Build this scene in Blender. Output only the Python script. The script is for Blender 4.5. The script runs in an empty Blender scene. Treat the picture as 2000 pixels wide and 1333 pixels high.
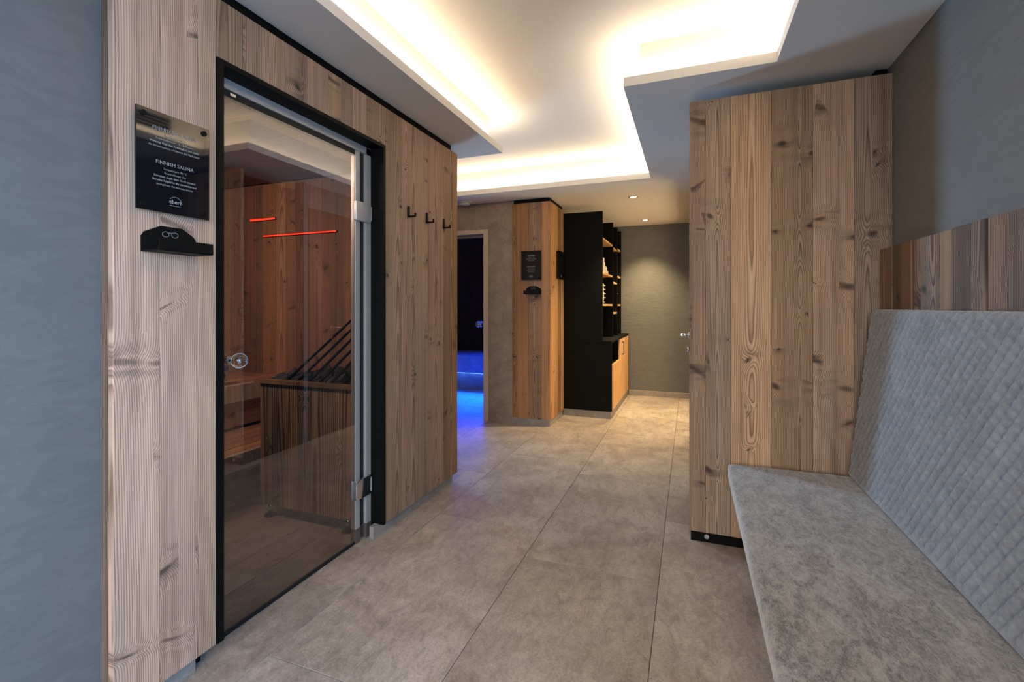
import bpy, bmesh, math, random
from mathutils import Vector, Matrix, Euler
C = bpy.context.scene.collection
R = random.Random(7)

# ------------------------------------------------------------------ camera, world, light, exposure
H = 1.2
cd = bpy.data.cameras.new('camera'); cam = bpy.data.objects.new('camera', cd); C.objects.link(cam)
cd.sensor_width = 36.0; cd.lens = 910.0 / 2000.0 * 36.0; cd.shift_y = -(666.5 - 599.0) / 2000.0
cd.clip_start = 0.02
cam.location = (0, 0, H); cam.rotation_euler = (math.radians(90), 0, math.atan(346 / 910))
sc = bpy.context.scene
sc.camera = cam
sc.view_settings.view_transform = 'Standard'; sc.view_settings.look = 'None'
sc.view_settings.gamma = 1.0; sc.view_settings.use_curve_mapping = False
sc.view_settings.exposure = 0.0
try:
    sc.cycles.max_bounces = 10; sc.cycles.diffuse_bounces = 5; sc.cycles.glossy_bounces = 5
    sc.cycles.transparent_max_bounces = 16; sc.cycles.sample_clamp_indirect = 4.0
    sc.cycles.caustics_reflective = False; sc.cycles.caustics_refractive = False
    sc.cycles.use_denoising = True
except Exception:
    pass
w = bpy.data.worlds.new('world'); sc.world = w; w.use_nodes = True
w.node_tree.nodes['Background'].inputs[0].default_value = (0.55, 0.72, 1.0, 1)
w.node_tree.nodes['Background'].inputs[1].default_value = 0.35

WARM = (1.0, 0.755, 0.49); DAY = (0.36, 0.64, 1.0)

def area(name, loc, rot, sx, sy, power, col, spread=180):
    l = bpy.data.lights.new(name, 'AREA'); l.shape = 'RECTANGLE'; l.size = sx; l.size_y = sy
    l.energy = power; l.color = col; l.spread = math.radians(spread)
    o = bpy.data.objects.new(name, l); C.objects.link(o); o.location = loc; o.rotation_euler = rot
    return o
def spot(name, loc, power, col, ang=110, blend=.6, rad=.03):
    l = bpy.data.lights.new(name, 'SPOT'); l.energy = power; l.color = col
    l.spot_size = math.radians(ang); l.spot_blend = blend; l.shadow_soft_size = rad
    o = bpy.data.objects.new(name, l); C.objects.link(o); o.location = loc
    return o
ZS, ZL, ZC = 2.29, 2.336, 2.53          # soffit, top of its lip, upper ceiling
# daylight through the two windows (glass door at the end of the cross hall, window beside the bench)
area('daylight_hall_window', (-2.96, 4.0, 1.15), (0, math.radians(-90), math.radians(-20)), 1.7, .4, 26, DAY, 80)
area('daylight_bench_window', (.80, -.75, 1.35), (0, math.radians(74), 0), 1.3, 1.1, 84, (.28, .57, 1.0), 130)
area('daylight_front_window', (-.35, -1.84, 1.45), (math.radians(62), 0, 0), 1.5, 1.1, 38, (1.0, .94, .86), 100)
# LED strips lying in the trough of the ceiling recess
def led(x0, y0, x1, y1, inward, per_m=4.3):
    L = math.hypot(x1 - x0, y1 - y0)
    ang = math.atan2(y1 - y0, x1 - x0)
    ix, iy = inward
    d = Vector((ix * .25, iy * .25, 1)).normalized()
    X = Vector((math.cos(ang), math.sin(ang), 0)); Z = -d; Y = Z.cross(X)
    o = area('led_light', ((x0 + x1) / 2, (y0 + y1) / 2, ZL + .014), (0, 0, 0), L, .02, per_m * L, WARM)
    M = Matrix((X, Y, Z)).transposed()
    o.rotation_euler = M.to_euler()
led(-1.285, -.8, -1.285, 3.04, (1, 0))
led(.41, -.8, .41, 2.38, (-1, 0))
led(-.27, 2.405, .38, 2.405, (0, -1))
led(-.26, 2.43, -.26, 4.13, (-1, 0))
led(-2.5, 4.155, -.30, 4.155, (0, -1))
led(-2.5, 3.025, -1.26, 3.025, (0, 1))
DOWN = [(-.52, 4.76), (-.52, 6.08)]
for x, y in DOWN:
    spot('downlight_beam', (x, y, ZS - .02), 205, (1, .75, .41), 92, 1.0)
area('side_room_fill', (.93, 5.2, 1.25), (0, math.radians(90), 0), 1.6, 1.5, 38, (1, .72, .38))  # added fill in an unseen side room, brightens the rear corridor and its ceiling
# blue lamps of the steam room and the dim red ones of the sauna, with an added warm fill
area('steam_bench_light', (-2.75, 5.88, .20), (math.radians(-50), 0, 0), 1.5, .03, 34, (.002, .055, 1.0), 120)
area('steam_ceiling_light', (-2.4, 5.2, 2.15), (0, 0, 0), .5, .5, 26, (.002, .05, 1.0), 90)
area('sauna_warm_fill', (-2.35, 1.0, 2.06), (math.radians(66), 0, 0), .8, .2, 21, (1, .74, .58), 125)  # added fill without a fixture, brightens the sauna rear wall and heater
area('sauna_red_light', (-3.3, 1.3, 1.9), (math.radians(60), 0, math.radians(-30)), .8, .06, 1.2, (1, .10, .04))

# ------------------------------------------------------------------ node helpers and materials
class NT:
    def __init__(s, name):
        s.m = bpy.data.materials.new(name); s.m.use_nodes = True
        s.t = s.m.node_tree; s.t.nodes.clear()
        s.out = s.t.nodes.new('ShaderNodeOutputMaterial')
    def n(s, ty, **kw):
        nd = s.t.nodes.new('ShaderNode' + ty)
        ins = kw.pop('i', {})
        for k, v in kw.items(): setattr(nd, k, v)
        for k, v in ins.items(): s.put(nd.inputs[k], v)
        return nd
    def put(s, sock, v):
        if isinstance(v, bpy.types.NodeSocket): s.t.links.new(v, sock)
        elif isinstance(v, bpy.types.Node): s.t.links.new(v.outputs[0], sock)
        else: sock.default_value = v
    def ma(s, op, a, b=None, c=None, clamp=False):
        nd = s.n('Math', operation=op, use_clamp=clamp); s.put(nd.inputs[0], a)
        if b is not None: s.put(nd.inputs[1], b)
        if c is not None: s.put(nd.inputs[2], c)
        return nd.outputs[0]
    def mix(s, f, a, b, mode='MIX'):
        nd = s.n('Mix', data_type='RGBA', blend_type=mode); s.put(nd.inputs[0], f)
        s.put(nd.inputs[6], a); s.put(nd.inputs[7], b)
        return nd.outputs[2]
    def ramp(s, f, pts, interp='LINEAR'):
        nd = s.n('ValToRGB'); nd.color_ramp.interpolation = interp; e = nd.color_ramp.elements
        while len(e) < len(pts): e.new(.5)
        for k, (p, c) in enumerate(pts):
            e[k].position = p; e[k].color = c if isinstance(c, tuple) else (c, c, c, 1)
        s.put(nd.inputs[0], f); return nd.outputs[0]
    def mapr(s, v, a, b, c=0., d=1., smooth=True):
        nd = s.n('MapRange', interpolation_type='SMOOTHSTEP' if smooth else 'LINEAR')
        s.put(nd.inputs[0], v)
        for k, x in enumerate((a, b, c, d)): nd.inputs[1 + k].default_value = x
        return nd.outputs[0]
    def noise(s, vec, scale, detail=3., rough=.5, dist=0.):
        nd = s.n('TexNoise'); s.put(nd.inputs['Vector'], vec); nd.inputs['Scale'].default_value = scale
        nd.inputs['Detail'].default_value = detail; nd.inputs['Roughness'].default_value = rough
        nd.inputs['Distortion'].default_value = dist
        return nd.outputs['Fac']
    def scale(s, vec, v):
        nd = s.n('VectorMath', operation='MULTIPLY'); s.put(nd.inputs[0], vec); s.put(nd.inputs[1], v); return nd.outputs[0]
    def add(s, a, b):
        nd = s.n('VectorMath', operation='ADD'); s.put(nd.inputs[0], a); s.put(nd.inputs[1], b); return nd.outputs[0]
    def bsdf(s, col, rough=.5, spec=.5, metal=0., bump=None, bs=.3, bd=.002, **kw):
        b = s.n('BsdfPrincipled'); s.put(b.inputs['Base Color'], col); s.put(b.inputs['Roughness'], rough)
        s.put(b.inputs['Specular IOR Level'], spec); s.put(b.inputs['Metallic'], metal)
        for k, v in kw.items(): s.put(b.inputs[k.replace('_', ' ')], v)
        if bump is not None:
            bn = s.n('Bump'); s.put(bn.inputs['Height'], bump); bn.inputs['Strength'].default_value = bs
            bn.inputs['Distance'].default_value = bd; s.t.links.new(bn.outputs[0], b.inputs['Normal'])
        s.t.links.new(b.outputs[0], s.out.inputs[0]); return b

def c4(r, g, b): return (r, g, b, 1)
def plain(name, col, rough=.5, spec=.5, metal=0.):
    t = NT(name); t.bsdf(c4(*col), rough, spec, metal); return t.m

def wood_material(name, light, dark, greyl, greyd, freq=165., rough=.62, contrast=1.0):
    """old spruce: growth rings around a pith, bent by knots; obj.color = (grey, value, knots, pith depth)"""
    t = NT(name)
    oi = t.n('ObjectInfo'); sep = t.n('SeparateColor'); t.put(sep.inputs[0], oi.outputs['Color'])
    grey, val, kd = sep.outputs[0], sep.outputs[1], sep.outputs[2]; pith = oi.outputs['Alpha']
    rnd = oi.outputs['Random']
    tc = t.n('TexCoord').outputs['Object']
    sx = t.n('SeparateXYZ'); t.put(sx.inputs[0], tc); x, y, z = sx.outputs
    cb = t.n('CombineXYZ'); t.put(cb.inputs[0], t.ma('MULTIPLY', rnd, 37.3)); t.put(cb.inputs[1], t.ma('MULTIPLY', rnd, 11.9))
    t.put(cb.inputs[2], t.ma('MULTIPLY', rnd, 91.7)); seed = cb.outputs[0]
    p = t.add(tc, seed)
    # knots: one possible per cell
    ksc = (7.5, 0.0, 2.3)
    v = t.n('TexVoronoi', voronoi_dimensions='3D', feature='F1'); t.put(v.inputs['Vector'], t.scale(p, ksc))
    v.inputs['Scale'].default_value = 1.0; v.inputs['Randomness'].default_value = .8
    df = t.n('VectorMath', operation='SUBTRACT'); t.put(df.inputs[0], t.scale(p, ksc)); t.put(df.inputs[1], v.outputs['Position'])
    ds = t.n('SeparateXYZ'); t.put(ds.inputs[0], t.scale(df.outputs[0], (1 / 7.5, 0, 1 / 2.3)))
    cs = t.n('SeparateColor'); t.put(cs.inputs[0], v.outputs['Color'])
    act = t.ma('GREATER_THAN', kd, cs.outputs[0])
    slant = t.ma('MULTIPLY', t.ma('SUBTRACT', cs.outputs[2], .5), 1.2)
    dz = t.ma('ADD', ds.outputs[2], t.ma('MULTIPLY', ds.outputs[0], slant))
    rk = t.ma('SQRT', t.ma('ADD', t.ma('POWER', t.ma('MULTIPLY', ds.outputs[0], t.mapr(pith, .45, .75, .8, .17)), 2), t.ma('POWER', dz, 2)))
    rk = t.ma('ADD', rk, t.ma('MULTIPLY', t.ma('SUBTRACT', t.noise(p, 60, 2), .5), .006))
    size = t.ma('ADD', .004, t.ma('MULTIPLY', t.ma('POWER', cs.outputs[1], 2.), .015))
    kn = t.ma('MULTIPLY', act, t.ma('SUBTRACT', 1.0, t.mapr(t.ma('DIVIDE', rk, size), .30, 1.3)))
    halo = t.ma('MULTIPLY', act, t.ma('DIVIDE', 1.0, t.ma('ADD', 1.0, t.ma('POWER', t.ma('DIVIDE', rk, t.ma('MULTIPLY', size, 2.6)), 2.4))))
    # rings
    n1 = t.noise(t.scale(p, (5.0, 5.0, .9)), 1.0, 2.0)
    n2 = t.noise(t.scale(p, (30., 30., 3.)), 1.0, 2.0)
    ox = t.ma('ADD', t.ma('MULTIPLY', t.ma('SUBTRACT', t.ma('FRACT', t.ma('MULTIPLY', rnd, 17.77)), .5), .10), t.ma('MULTIPLY', t.ma('MAXIMUM', t.ma('SUBTRACT', pith, .45), 0.0), .6))
    rad = t.ma('SQRT', t.ma('ADD', t.ma('POWER', t.ma('ADD', x, ox), 2), t.ma('POWER', t.ma('ADD', .004, t.ma('MULTIPLY', t.ma('MINIMUM', pith, .45), .13)), 2)))
    tap = t.ma('MULTIPLY', z, t.ma('ADD', .004, t.ma('MULTIPLY', t.ma('FRACT', t.ma('MULTIPLY', rnd, 51.3)), .014)))
    ringc = t.ma('ADD', t.ma('ADD', rad, tap), t.ma('ADD', t.ma('MULTIPLY', n1, .030), t.ma('MULTIPLY', n2, .0035)))
    rings = t.ma('ADD', t.ma('MULTIPLY', ringc, freq), t.ma('MULTIPLY', halo, 3.6))
    fr = t.ma('FRACT', rings)
    line = t.ramp(fr, [(0.0, .55), (.10, .04), (.45, .10), (.80, .72), (.93, 1.0), (1.0, .6)])
    fib = t.noise(t.scale(p, (420., 420., 7.)), 1.0, 2.0)
    st = t.noise(t.scale(p, (9., 9., 1.1)), 1.0, 3.0, .6)
    gm = t.ma('ADD', grey, t.ma('MULTIPLY', t.ma('SUBTRACT', st, .5), 1.5), clamp=True)
    cl = t.mix(gm, c4(*light), c4(*greyl)); cdk = t.mix(gm, c4(*dark), c4(*greyd))
    lf = t.ma('MULTIPLY', line, t.ma('ADD', .55, t.ma('MULTIPLY', n2, .7)))
    col = t.mix(t.ma('MULTIPLY', lf, contrast, clamp=True), cl, cdk)
    big = t.noise(t.scale(p, (3.3, 3.3, .55)), 1.0, 3.0)
    col = t.mix(1.0, col, t.ramp(big, [(.25, .72), (.75, 1.22)]), 'MULTIPLY')
    col = t.mix(1.0, col, t.ramp(fib, [(.25, .80), (.75, 1.14)]), 'MULTIPLY')
    band = t.noise(t.scale(p, (34., 34., .7)), 1.0, 2.0)
    col = t.mix(1.0, col, t.ramp(band, [(.28, .74), (.5, 1.0), (.75, 1.12)]), 'MULTIPLY')
    smear = t.ma('MULTIPLY', halo, t.mapr(t.noise(t.scale(p, (6., 6., 26.)), 1., 2.), .45, .65))
    col = t.mix(t.ma('MULTIPLY', smear, .8), col, c4(.065, .047, .036))
    col = t.mix(t.ma('MULTIPLY', kn, t.mapr(pith, .45, .75, .88, .62)), col, c4(.04, .023, .014))
    hue = t.ramp(t.ma('FRACT', t.ma('MULTIPLY', rnd, 7.31)), [(.0, c4(1.04, 1.0, .90)), (.45, c4(1.0, .98, .98)), (1.0, c4(1.03, .93, .95))])
    col = t.mix(1.0, col, hue, 'MULTIPLY')
    vv = t.n('CombineColor')
    for k in range(3): t.put(vv.inputs[k], val)
    col = t.mix(1.0, col, vv.outputs[0], 'MULTIPLY')
    hgt = t.ma('ADD', t.ma('MULTIPLY', line, .7), t.ma('MULTIPLY', fib, .35))
    t.bsdf(col, rough, .3, bump=hgt, bs=.22, bd=.0010)
    return t.m

SPRUCE = wood_material('old_spruce', (.485, .335, .228), (.165, .093, .054), (.36, .285, .22), (.105, .08, .063), contrast=1.0)
DARKW = wood_material('brown_spruce', (.36, .215, .12), (.085, .040, .020), (.235, .18, .135), (.055, .042, .033), 150., contrast=1.25)
HEATW = wood_material('strong_grained_spruce', (.34, .215, .125), (.07, .034, .017), (.24, .185, .14), (.05, .038, .03), 85., contrast=1.5)
PINE = wood_material('golden_pine', (.52, .30, .135), (.22, .10, .04), (.38, .27, .17), (.13, .085, .05), 150., contrast=1.1)
SAUNAW = wood_material('sauna_spruce', (.40, .22, .13), (.17, .08, .045), (.30, .21, .155), (.10, .065, .05), 140.)
PALEW = wood_material('pale_bench_wood', (.70, .56, .40), (.55, .41, .27), (.66, .55, .42), (.5, .4, .3), 110., .5, .55)
OAK = wood_material('oak_board', (.66, .40, .17), (.50, .28, .11), (.62, .40, .20), (.45, .27, .13), 110., .5, .6)

def plaster_material(name, col):
    t = NT(name); tc = t.n('TexCoord').outputs['Object']
    st = t.noise(t.scale(tc, (2.2, 2.2, 5.)), 3.0, 5., .55, 1.6)
    rot = t.n('Mapping'); t.put(rot.inputs[0], tc); rot.inputs['Rotation'].default_value = (.5, .5, .6); rot.inputs['Scale'].default_value = (3., 3., 22.)
    sw = t.noise(rot.outputs[0], 2.0, 4., .6, .8)
    ms = t.mapr(t.noise(tc, 1.7, 2.), .48, .62)
    h = t.ma('ADD', t.ma('MULTIPLY', st, .6), t.ma('MULTIPLY', t.ma('MULTIPLY', sw, ms), .9))
    cl = t.mix(t.mapr(st, .3, .7), c4(*[v * .93 for v in col]), c4(*[v * 1.06 for v in col]))
    t.bsdf(cl, .6, .35, bump=h, bs=.5, bd=.006); return t.m
PLASTER = plaster_material('grey_trowelled_plaster', (.142, .139, .131))
def concrete_material(name, a, b):
    t = NT(name); tc = t.n('TexCoord').outputs['Object']
    n = t.noise(tc, 7., 6., .65, .5); f = t.noise(tc, 60., 4., .6)
    cl = t.mix(t.mapr(n, .3, .7), c4(*a), c4(*b)); cl = t.mix(1., cl, t.ramp(f, [(.3, .86), (.7, 1.1)]), 'MULTIPLY')
    t.bsdf(cl, .75, .3, bump=f, bs=.2, bd=.002); return t.m
CONCRETE = concrete_material('concrete_plaster', (.245, .19, .145), (.36, .285, .22))
STONE = concrete_material('skirting_stone', (.25, .225, .20), (.33, .30, .27))

def tile_material():
    t = NT('taupe_stone_tile'); oi = t.n('ObjectInfo'); tc = t.n('TexCoord').outputs['Object']
    cb = t.n('CombineXYZ')
    t.put(cb.inputs[0], t.ma('MULTIPLY', oi.outputs['Random'], 53.)); t.put(cb.inputs[1], t.ma('MULTIPLY', oi.outputs['Random'], 17.))
    p = t.add(tc, cb.outputs[0])
    n = t.noise(p, 2.6, 6., .62, .6); m = t.noise(t.scale(p, (1., .5, 1.)), 20., 7., .74, 1.0); f = t.noise(p, 120., 3., .6)
    cl = t.mix(t.mapr(n, .32, .68), c4(.295, .243, .204), c4(.42, .36, .308))
    cl = t.mix(1., cl, t.ramp(m, [(.30, .62), (.5, .98), (.72, 1.24)]), 'MULTIPLY')
    cl = t.mix(1., cl, t.ramp(f, [(.3, .80), (.7, 1.14)]), 'MULTIPLY')
    vein = t.mapr(t.ma('ABSOLUTE', t.ma('SUBTRACT', t.noise(p, 5., 5., .6, 2.), .5)), .0, .014, 1., 0.)
    cl = t.mix(t.ma('MULTIPLY', vein, .22), cl, c4(.55, .49, .43))
    v = t.n('CombineColor'); k = t.ma('ADD', .93, t.ma('MULTIPLY', oi.outputs['Random'], .14))
    for q in range(3): t.put(v.inputs[q], k)
    cl = t.mix(1., cl, v.outputs[0], 'MULTIPLY')
    t.bsdf(cl, t.mapr(m, .3, .7, .36, .50), .45, bump=t.ma('ADD', m, t.ma('MULTIPLY', f, .3)), bs=.12, bd=.002); return t.m
TILE = tile_material()

def fabric_material(name, dk, lt, stretch, rough=.9):
    t = NT(name); tc = t.n('TexCoord').outputs['Object']
    m = t.noise(t.scale(tc, stretch), 9., 7., .72, 1.2); f = t.noise(tc, 260., 3., .7); g = t.noise(t.scale(tc, stretch), 62., 4., .75, .8)
    s = t.ma('ADD', t.ma('MULTIPLY', m, .40), t.ma('ADD', t.ma('MULTIPLY', g, .42), t.ma('MULTIPLY', f, .18)))
    cl = t.ramp(s, [(.42, c4(*dk)), (.50, c4(*[(a + b) / 2 for a, b in zip(dk, lt)])), (.60, c4(*lt))])
    t.bsdf(cl, rough, .2, bump=t.ma('ADD', f, g), bs=.25, bd=.0015, Sheen_Weight=.35, Sheen_Roughness=.4); return t.m
VELVET = fabric_material('grey_crushed_velvet', (.115, .114, .112), (.36, .357, .355), (1.6, .8, 1.))
QUILT = fabric_material('grey_quilted_velvet', (.175, .175, .18), (.265, .268, .28), (1., 1., 1.))

WHITE = plain('white_ceiling_paint', (.72, .70, .67), .8, .2)
def black_mat(name, v, rough, spec=.4):
    t = NT(name); tc = t.n('TexCoord').outputs['Object']; f = t.noise(tc, 300., 2.)
    t.bsdf(t.ramp(f, [(.3, v * .85), (.7, v * 1.15)]), rough, spec, bump=f, bs=.08, bd=.001); return t.m
BLACK = black_mat('black_powder_coat', .003, .55, .13)
BLACKB = black_mat('black_laminate', .003, .6, .1)
PLAQUE = plain('black_gloss_acrylic', (.006, .006, .008), .03, .6)
ALU = plain('brushed_aluminium', (.50, .485, .46), .42, .5, .35)
STEEL = plain('polished_steel', (.75, .75, .77), .15, .5, 1.0)
BRONZE = plain('bronze_foot', (.16, .13, .105), .45, .5, .4)
GROUT = plain('grey_grout', (.085, .075, .066), .9, .2)
RUBBER = plain('black_seal', (.012, .012, .013), .6, .3)
PRINT = plain('silver_print', (.30, .29, .28), .5, .3)
FRAMEW = plain('cream_door_frame', (.60, .47, .35), .5, .3)
TOWEL = plain('white_terry', (.78, .74, .68), .95, .1)
BLUECLOTH = plain('blue_cloth', (.05, .06, .45), .9, .1)
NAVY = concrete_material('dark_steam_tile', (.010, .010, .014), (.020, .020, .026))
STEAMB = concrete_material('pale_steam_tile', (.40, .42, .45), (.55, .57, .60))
ROCK = concrete_material('sauna_rock', (.02, .02, .022), (.075, .075, .08))
GREYPL = plain('grey_plastic', (.33, .33, .34), .5)
def emit(name, col, s):
    t = NT(name); e = t.n('Emission', i={'Color': c4(*col), 'Strength': s}); t.t.links.new(e.outputs[0], t.out.inputs[0]); return t.m
LEDM = emit('led_glow', (1, .80, .56), 6.); LAMPM = emit('lamp_glow', (1, .86, .62), 14.)
REDM = emit('red_led', (1, .035, .012), 5.5); BLUEM = emit('blue_led', (.10, .24, 1.), 3.)
def glass_material(name, tint, ior=1.5):
    t = NT(name); tr = t.n('BsdfTransparent', i={'Color': c4(*tint)}); gl = t.n('BsdfGlossy', i={'Color': c4(1, 1, 1), 'Roughness': 0.0})
    fr = t.n('Fresnel', i={'IOR': ior}); gm = t.n('NewGeometry')
    fac = t.ma('MULTIPLY', fr.outputs[0], t.ma('SUBTRACT', 1.0, gm.outputs['Backfacing']))
    mx = t.n('MixShader'); t.put(mx.inputs[0], fac); t.t.links.new(tr.outputs[0], mx.inputs[1]); t.t.links.new(gl.outputs[0], mx.inputs[2])
    t.t.links.new(mx.outputs[0], t.out.inputs[0]); return t.m
TINTED = glass_material('bronze_tinted_glass', (.63, .62, .61), 2.35); CLEAR = glass_material('clear_glass', (.95, .97, .97))
t = NT('crystal'); t.bsdf(c4(1, 1, 1), .0, .5, Transmission_Weight=1.0, IOR=1.5); CRYSTAL = t.m

# ------------------------------------------------------------------ object helpers
def root(name, loc, label=None, cat=None, group=None, kind=None):
    o = bpy.data.objects.new(name, None); C.objects.link(o); o.location = loc; o.empty_display_size = .05
    return tag(o, label, cat, group, kind)
def tag(o, label=None, cat=None, group=None, kind=None):
    for k, v in (('label', label), ('category', cat), ('group', group), ('kind', kind)):
        if v: o[k] = v
    return o
def wloc(o):
    v = Vector((0, 0, 0))
    while o is not None: v = v + o.location; o = o.parent
    return v
def link(name, me, mat, parent=None, loc=(0, 0, 0), rot=None, smooth=False):
    o = bpy.data.objects.new(name, me); C.objects.link(o)
    if mat and not me.materials: me.materials.append(mat)
    o.location = Vector(loc) - (wloc(parent) if parent else Vector((0, 0, 0)))
    if parent: o.parent = parent
    if rot: o.rotation_euler = rot
    if smooth:
        for p in me.polygons: p.use_smooth = True
    return o
def bm_mesh(bm, name):
    me = bpy.data.meshes.new(name); bm.normal_update(); bm.to_mesh(me); bm.free(); return me
def add_box(bm, x0, x1, y0, y1, z0, z1):
    vs = [bm.verts.new(p) for p in ((x0, y0, z0), (x1, y0, z0), (x1, y1, z0), (x0, y1, z0), (x0, y0, z1), (x1, y0, z1), (x1, y1, z1), (x0, y1, z1))]
    for f in ((0, 3, 2, 1), (4, 5, 6, 7), (0, 1, 5, 4), (1, 2, 6, 5), (2, 3, 7, 6), (3, 0, 4, 7)): bm.faces.new([vs[k] for k in f])
def box(name, x0, x1, y0, y1, z0, z1, mat, parent=None, bev=.0015, seg=1):
    """a bevelled box given in world coordinates, its origin at the middle of its foot"""
    cx, cy = (x0 + x1) / 2, (y0 + y1) / 2
    bm = bmesh.new(); add_box(bm, x0 - cx, x1 - cx, y0 - cy, y1 - cy, 0, z1 - z0)
    if bev: bmesh.ops.bevel(bm, geom=bm.edges[:], offset=bev, segments=seg, affect='EDGES', profile=.6)
    return link(name, bm_mesh(bm, name), mat, parent, (cx, cy, z0), smooth=seg > 1)
def boxes(name, lst, mat, parent=None):
    bm = bmesh.new()
    o = Vector(((lst[0][0] + lst[0][1]) / 2, (lst[0][2] + lst[0][3]) / 2, lst[0][4]))
    for b in lst: add_box(bm, b[0] - o.x, b[1] - o.x, b[2] - o.y, b[3] - o.y, b[4] - o.z, b[5] - o.z)
    return link(name, bm_mesh(bm, name), mat, parent, o)
def cyl(name, p, q, r, mat, parent=None, n=16, r2=None, bev=0.):
    p, q = Vector(p), Vector(q); d = q - p; L = d.length
    bm = bmesh.new(); bmesh.ops.create_cone(bm, cap_ends=True, segments=n, radius1=r, radius2=r if r2 is None else r2, depth=L)
    bmesh.ops.translate(bm, verts=bm.verts[:], vec=(0, 0, L / 2))
    if bev: bmesh.ops.bevel(bm, geom=[e for e in bm.edges if len(e.link_faces) == 2 and any(len(f.verts) > 4 for f in e.link_faces)], offset=bev, segments=2, affect='EDGES')
    o = link(name, bm_mesh(bm, name), mat, parent, p, d.to_track_quat('Z', 'Y').to_euler())
    for f in o.data.polygons:
        if len(f.vertices) == 4: f.use_smooth = True
    return o
def plank(name, w_, L, th, pos, facing, mat, parent, tint, axis='z'):
    """a board: local x = width, local z = length, face towards local -y; pos = middle of its lower end on the face"""
    bm = bmesh.new(); add_box(bm, -w_ / 2, w_ / 2, 0, th, 0, L)
    bmesh.ops.bevel(bm, geom=bm.edges[:], offset=min(.0014, w_ / 8), segments=1, affect='EDGES')
    rot = {'-y': (0, 0, 0), '+x': (0, 0, math.pi / 2), '-x': (0, 0, -math.pi / 2), '+y': (0, 0, math.pi)}[facing] if axis == 'z' else facing
    o = link(name, bm_mesh(bm, name), mat, parent, pos, rot); o.color = tint
    return o
def tint(grey=.35, val=1.0, kn=.45, pith=None, dg=.25, dv=.10):
    return (max(0, grey + R.uniform(-dg, dg)), val * (1 + R.uniform(-dv, dv)), kn, R.random() ** 1.4 if pith is None else pith)
def text(name, s, size, pos, facing, mat, parent, align='CENTER', depth=.0004, bold=0.):
    cu = bpy.data.curves.new(name, 'FONT'); cu.body = s; cu.size = size; cu.align_x = align; cu.align_y = 'CENTER'
    cu.extrude = depth; cu.offset = bold; cu.resolution_u = 2
    tmp = bpy.data.objects.new('tmp', cu); C.objects.link(tmp)
    me = bpy.data.meshes.new_from_object(tmp.evaluated_get(bpy.context.evaluated_depsgraph_get()))
    bpy.data.objects.remove(tmp)
    rot = {'+x': (math.pi / 2, 0, math.pi / 2), '-y': (math.pi / 2, 0, 0)}[facing]
    return link(name, me, mat, parent, pos, rot)
def prism(name, pts, axis, a, b, mat, parent=None, bev=0.):
    """outline pts extruded along x or y between a and b; pts are (y,z) for axis x, (x,z) for axis y, (x,y) for z"""
    bm = bmesh.new()
    def P(u, v, k): return {'x': (k, u, v), 'y': (u, k, v), 'z': (u, v, k)}[axis]
    o = Vector(P(sum(p[0] for p in pts) / len(pts), min(p[1] for p in pts), (a + b) / 2))
    A = [bm.verts.new(Vector(P(u, v, a)) - o) for u, v in pts]; B = [bm.verts.new(Vector(P(u, v, b)) - o) for u, v in pts]
    bm.faces.new(A); bm.faces.new(B[::-1]); n = len(pts)
    for k in range(n): bm.faces.new((A[k], B[k], B[(k + 1) % n], A[(k + 1) % n]))
    bmesh.ops.recalc_face_normals(bm, faces=bm.faces[:])
    if bev: bmesh.ops.bevel(bm, geom=bm.edges[:], offset=bev, segments=1, affect='EDGES')
    return link(name, bm_mesh(bm, name), mat, parent, o)

# ------------------------------------------------------------------ floor of large tiles
XL, XR, Y0, Y1 = -3.75, .852, -1.9, 7.2
floor = box('floor', XL - .1, XR + .15, Y0 - .1, Y1 + .1, -.08, -.004, GROUT, bev=0); tag(floor, kind='structure')
SX = [-.1235 + .615 * k for k in range(-6, 3)]
OFF = {-.7385: 2.112, -1.3535: 2.376, -.1235: 2.74, .4915: 2.112}
for k in range(len(SX) - 1):
    a, b = SX[k], SX[k + 1]
    o0 = next((v for kk, v in OFF.items() if abs(kk - a) < .01), 2.376 if k % 2 == 0 else 1.9)
    y = o0 - 1.175 * 5
    while y < Y1:
        ya, yb = max(y, Y0), min(y + 1.175, Y1)
        if yb - ya > .05 and min(b, XR + .1) - max(a, XL) > .02:
            box('floor_tile', max(a, XL) + .0012, min(b, XR + .1) - .0012, ya + .0012, yb - .0012, -.006, 0, TILE, floor, bev=.0008)
        y += 1.175

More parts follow.
